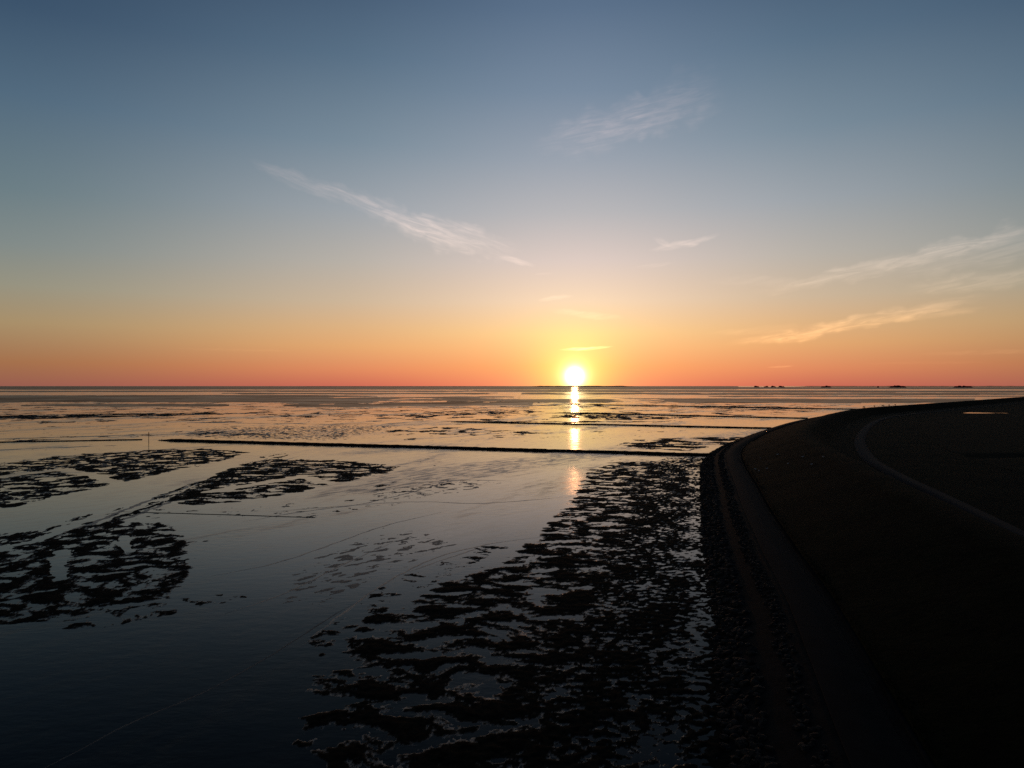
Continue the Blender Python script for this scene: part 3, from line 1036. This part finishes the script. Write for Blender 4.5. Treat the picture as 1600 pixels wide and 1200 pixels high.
# ------------------------------------------------------------------ far islands and hallig mounds
def mound(u, half_px, top_px, dist, label, seed, houses, trees):
    cx, cy = (u - 800) / F * dist, dist
    k = math.hypot(F, u - 800) / F
    m_per_px = dist / F
    hw = half_px * m_per_px
    ht = top_px * 0.82 * m_per_px
    root = empty('hallig_mound', (cx, cy, 0))
    tag(root, label, 'island', 'hallig dwelling mounds on the horizon')
    n, mrow = 40, 9
    co = []
    for j in range(mrow):
        rr_ = j / (mrow - 1)
        prof_ = ht * 0.80 * (1 - sstep(np.array(rr_), 0.62, 1.0))
        for i in range(n):
            a = 2 * math.pi * i / n
            wob_ = 1 + 0.10 * math.sin(3 * a + seed) + 0.06 * math.sin(7 * a + seed * 2)
            co.append((hw * rr_ * wob_ * math.cos(a), hw * 0.6 * rr_ * wob_ * math.sin(a), float(prof_) - 0.5 * rr_ + 0.1))
    qd = []
    for j in range(mrow - 1):
        for i in range(n):
            a = j * n + i; b = j * n + (i + 1) % n
            qd.append((a, b, b + n, a + n))
    mesh_np('earth_mound', np.array(co), np.array(qd), M_far, root)
    rr_ = random.Random(seed)
    for k_ in range(houses):
        hx = rr_.uniform(-.42, .42) * hw; hy = rr_.uniform(-.2, .2) * hw
        L_, W_, E_, T_ = rr_.uniform(16, 26), 9, 3.0, rr_.uniform(5.5, 7.5)
        z = ht * 0.80 - 0.2
        bm = bmesh.new()
        bmesh.ops.create_cube(bm, size=1, matrix=Matrix.Translation((hx, hy, z + E_ / 2)) @ Matrix.Diagonal((L_, W_, E_, 1)))
        wl = bm_obj('farmhouse', bm, M_far, root)
        bm = bmesh.new()
        vs = [bm.verts.new((hx + sx * L_ / 2 * m2, hy + sy * W_ / 2 * 1.1, zz)) for (sx, sy, m2, zz) in
              ((-1, -1, 1.04, z + E_), (1, -1, 1.04, z + E_), (1, 1, 1.04, z + E_), (-1, 1, 1.04, z + E_), (-1, 0, .8, z + T_), (1, 0, .8, z + T_))]
        for f_ in ((0, 1, 5, 4), (2, 3, 4, 5), (0, 4, 3), (1, 2, 5), (3, 2, 1, 0)):
            bm.faces.new([vs[i] for i in f_])
        bm_obj('roof', bm, M_roof, wl)
    for k_ in range(trees):
        tx = rr_.uniform(-.6, .6) * hw; ty = rr_.uniform(-.25, .25) * hw
        th = ht * rr_.uniform(.16, .28)
        bm = bmesh.new()
        for b_ in range(60):
            a = rr_.uniform(0, 6.28); q_ = rr_.random() ** .5 * th * 0.75; zc = ht * .76 + th * rr_.uniform(.15, 1)
            m_ = Matrix.Translation((tx + q_ * math.cos(a), ty + q_ * math.sin(a), zc)) @ Matrix.Rotation(rr_.uniform(0, 3), 4, (rr_.random(), rr_.random(), 1)) @ Matrix.Diagonal((1, .7, .8, 1))
            bmesh.ops.create_icosphere(bm, subdivisions=1, radius=rr_.uniform(.10, .2) * th, matrix=m_)
        bm_obj('tree_crown', bm, M_leaf, root)
    return root


mound(1182, 4.5, 3.0, 9000, 'small mound first of the close row of four on the horizon, nearest the sun', 1, 1, 1)
mound(1197, 4.0, 2.8, 9100, 'small mound second from the sun in the row of four on the horizon', 2, 1, 1)
mound(1208, 4.5, 2.9, 9100, 'small mound third from the sun in the row of four on the horizon', 3, 1, 2)
mound(1221, 6.0, 2.7, 9000, 'small mound fourth from the sun, end of the row of four on the horizon', 4, 2, 1)
mound(1291, 8.5, 3.3, 8600, 'boxy flat-topped mound standing alone right after the row of four', 5, 2, 2)
mound(1372, 1.5, 2.6, 8200, 'tiny single bump on the horizon just before the large sloping mound', 6, 1, 1)
mound(1403, 13.0, 4.2, 8000, 'large mound with sloping sides and dark flat top on the horizon', 7, 3, 4)
mound(1504, 15.0, 3.6, 8000, 'widest low mound on the horizon above the inland pond', 8, 3, 4)


def far_land(name, u0, u1, dist, ht, seed):
    n = 160
    us = np.linspace(u0, u1, n)
    x = (us - 800) / F * dist
    prof_ = ht * (0.7 + 0.5 * fbm(us / 26, us * 0, 4, 0.6, seed=seed)) * np.clip(np.minimum(us - u0, u1 - us) / 18, 0, 1)
    rowsz = [(-700, -2), (-250, .6), (0, 1.0), (250, .6), (700, -2)]
    co = np.stack([np.column_stack([x, np.full(n, dist + dy_), np.where(k_ > 0, prof_ * k_, -2.0)]) for dy_, k_ in rowsz], 1).reshape(-1, 3)
    return tag(mesh_np(name, co, grid_quads(n, 5), M_far), kind='structure')


far_land('island', 826, 992, 17000, 30, 31)
far_land('distant_coast', 1245, 1760, 19000, 24, 32)
far_land('distant_coast', 470, 800, 24000, 9, 33)


# ------------------------------------------------------------------ animals: sheep on the crest, gulls on the slope
def skin_mesh(name, verts, edges, mat):
    me = bpy.data.meshes.new(name)
    me.from_pydata([v[:3] for v in verts], edges, [])
    o = bpy.data.objects.new(name, me)
    COL.objects.link(o)
    md = o.modifiers.new('skin', 'SKIN')
    for sv, v in zip(me.skin_vertices[0].data, verts):
        sv.radius = (v[3], v[4] if len(v) > 4 else v[3])
    me.skin_vertices[0].data[0].use_root = True
    o.modifiers.new('sub', 'SUBSURF').levels = 1
    dg = bpy.context.evaluated_depsgraph_get()
    out = bpy.data.meshes.new_from_object(o.evaluated_get(dg))
    out.name = name
    bpy.data.objects.remove(o)
    out.materials.clear(); out.materials.append(mat)
    out.polygons.foreach_set('use_smooth', np.ones(len(out.polygons), dtype=bool))
    return out


sv = [(0, 0, .58, .22, .24), (.28, 0, .60, .20, .22), (-.28, 0, .60, .22, .22), (.46, 0, .64, .12), (.60, 0, .50, .10), (.74, 0, .34, .07), (.82, 0, .26, .045),
      (-.48, 0, .60, .08), (-.56, 0, .45, .04),
      (.26, .13, .40, .08), (.26, .14, .20, .045), (.27, .14, .02, .035), (.26, -.13, .40, .08), (.30, -.14, .20, .045), (.31, -.14, .02, .035),
      (-.28, .13, .42, .10), (-.34, .14, .22, .045), (-.30, .14, .02, .035), (-.28, -.13, .42, .10), (-.36, -.14, .22, .045), (-.33, -.14, .02, .035),
      (.56, .13, .58, .03), (.56, -.13, .58, .03)]
se = [(0, 1), (0, 2), (1, 3), (3, 4), (4, 5), (5, 6), (2, 7), (7, 8), (1, 9), (9, 10), (10, 11), (1, 12), (12, 13), (13, 14), (2, 15), (15, 16), (16, 17), (2, 18), (18, 19), (19, 20), (4, 21), (4, 22)]
sheep_me = skin_mesh('sheep', sv, se, M_wool)
labels = ['grazing sheep standing alone on the dike crest, first of the five from the groyne end', 'grazing sheep second of five along the dike crest', 'grazing sheep in the middle of the five along the dike crest',
          'grazing sheep fourth of five along the dike crest', 'grazing sheep last of five, farthest along the dike crest']
for k, (yy, lab) in enumerate(zip((432, 452, 466, 476, 485), labels)):
    i = int(np.argmin(np.abs(PC[:, 1] - yy)))
    p = off(i, 18.6)
    o = bpy.data.objects.new('sheep', sheep_me)
    link(o)
    o.location = (p[0], p[1], 6.54)
    o.rotation_euler = (0, 0, random.Random(k).uniform(0, 6.28))
    o.scale = (1.25, 1.25, 1.25)
    tag(o, lab, 'sheep', 'sheep on the dike crest')

bv = [(0, 0, .15, .075), (.10, 0, .17, .07), (.19, 0, .25, .035), (.22, 0, .30, .042), (-.12, 0, .14, .055), (-.26, 0, .14, .025), (.02, .035, .07, .014), (.03, .035, .0, .012), (.02, -.035, .07, .014), (.03, -.035, .0, .012)]
be = [(0, 1), (1, 2), (2, 3), (0, 4), (4, 5), (0, 6), (6, 7), (0, 8), (8, 9)]
gull_me = skin_mesh('gull', bv, be, M_feather)
bm = bmesh.new()
bmesh.ops.create_cone(bm, cap_ends=True, segments=6, radius1=.018, radius2=.004, depth=.09, matrix=Matrix.Translation((.295, 0, .295)) @ Matrix.Rotation(R(90), 4, 'Y'))
beak_me = bpy.data.meshes.new('beak'); bm.to_mesh(beak_me); bm.free(); beak_me.materials.append(M_beak)


def dike_z(d):
    return float(np.interp(d, [p[0] for p in prof], [p[1] for p in prof]))


def slope_point(u, v):
    """where the line of sight through the surveyed spot meets the grass slope"""
    best = None
    for z in np.arange(2.0, 6.6, 0.05):
        x, y = gp(u, v, z)
        i = int(np.argmin((PC[:, 0] - x) ** 2 + (PC[:, 1] - y) ** 2))
        d = float(np.dot(np.array((x, y)) - PC[i], NRM[i]))
        e = abs(dike_z(d) - z)
        if best is None or e < best[0]:
            best = (e, x, y, dike_z(d))
    return best[1:]


for k, (u, v) in enumerate([(1180, 734), (1186, 737), (1198, 733), (1188, 717), (1215, 711), (1231, 726), (1254, 715), (1268, 727), (1286, 715)]):
    x, y, z = slope_point(u, v)
    o = bpy.data.objects.new('gull', gull_me)
    link(o)
    o.location = (x, y, z + 0.02)
    o.rotation_euler = (0, 0, random.Random(k + 50).uniform(0, 6.28))
    o.scale = (1.15, 1.15, 1.15)
    tag(o, 'small pale gull resting on the dark grass slope of the dike', 'bird', 'gulls resting on the dike slope')
    b_ = bpy.data.objects.new('beak', beak_me)
    link(b_, o)

# ------------------------------------------------------------------ rough grass on the near dike slope
r = random.Random(21)
V, Fc, n = [], [], 0
for _ in range(14000):
    i = int(r.random() ** 1.6 * (NP * 0.14)) + i_start - 4
    d = 3.85 + abs(r.gauss(0, .35)) if r.random() < .45 else r.uniform(3.85, 17.5)
    p = off(i, d) + tan[i] * r.uniform(-.8, .8)
    z = dike_z(d) - 0.03
    a = r.uniform(0, 6.28); hh = r.uniform(.07, .22); wd = r.uniform(.012, .03); ln = r.uniform(-.1, .1)
    ca, sa = math.cos(a) * wd, math.sin(a) * wd
    V += [(p[0] - ca, p[1] - sa, z), (p[0] + ca, p[1] + sa, z), (p[0] + ln, p[1] + ln * .6, z + hh)]
    Fc.append((n, n + 1, n + 2)); n += 3
tag(mesh_np('grass', np.array(V), np.array(Fc), M_grass, smooth=False), 'short rough grass on the dike slope beside the kerb', 'grass', kind='stuff')
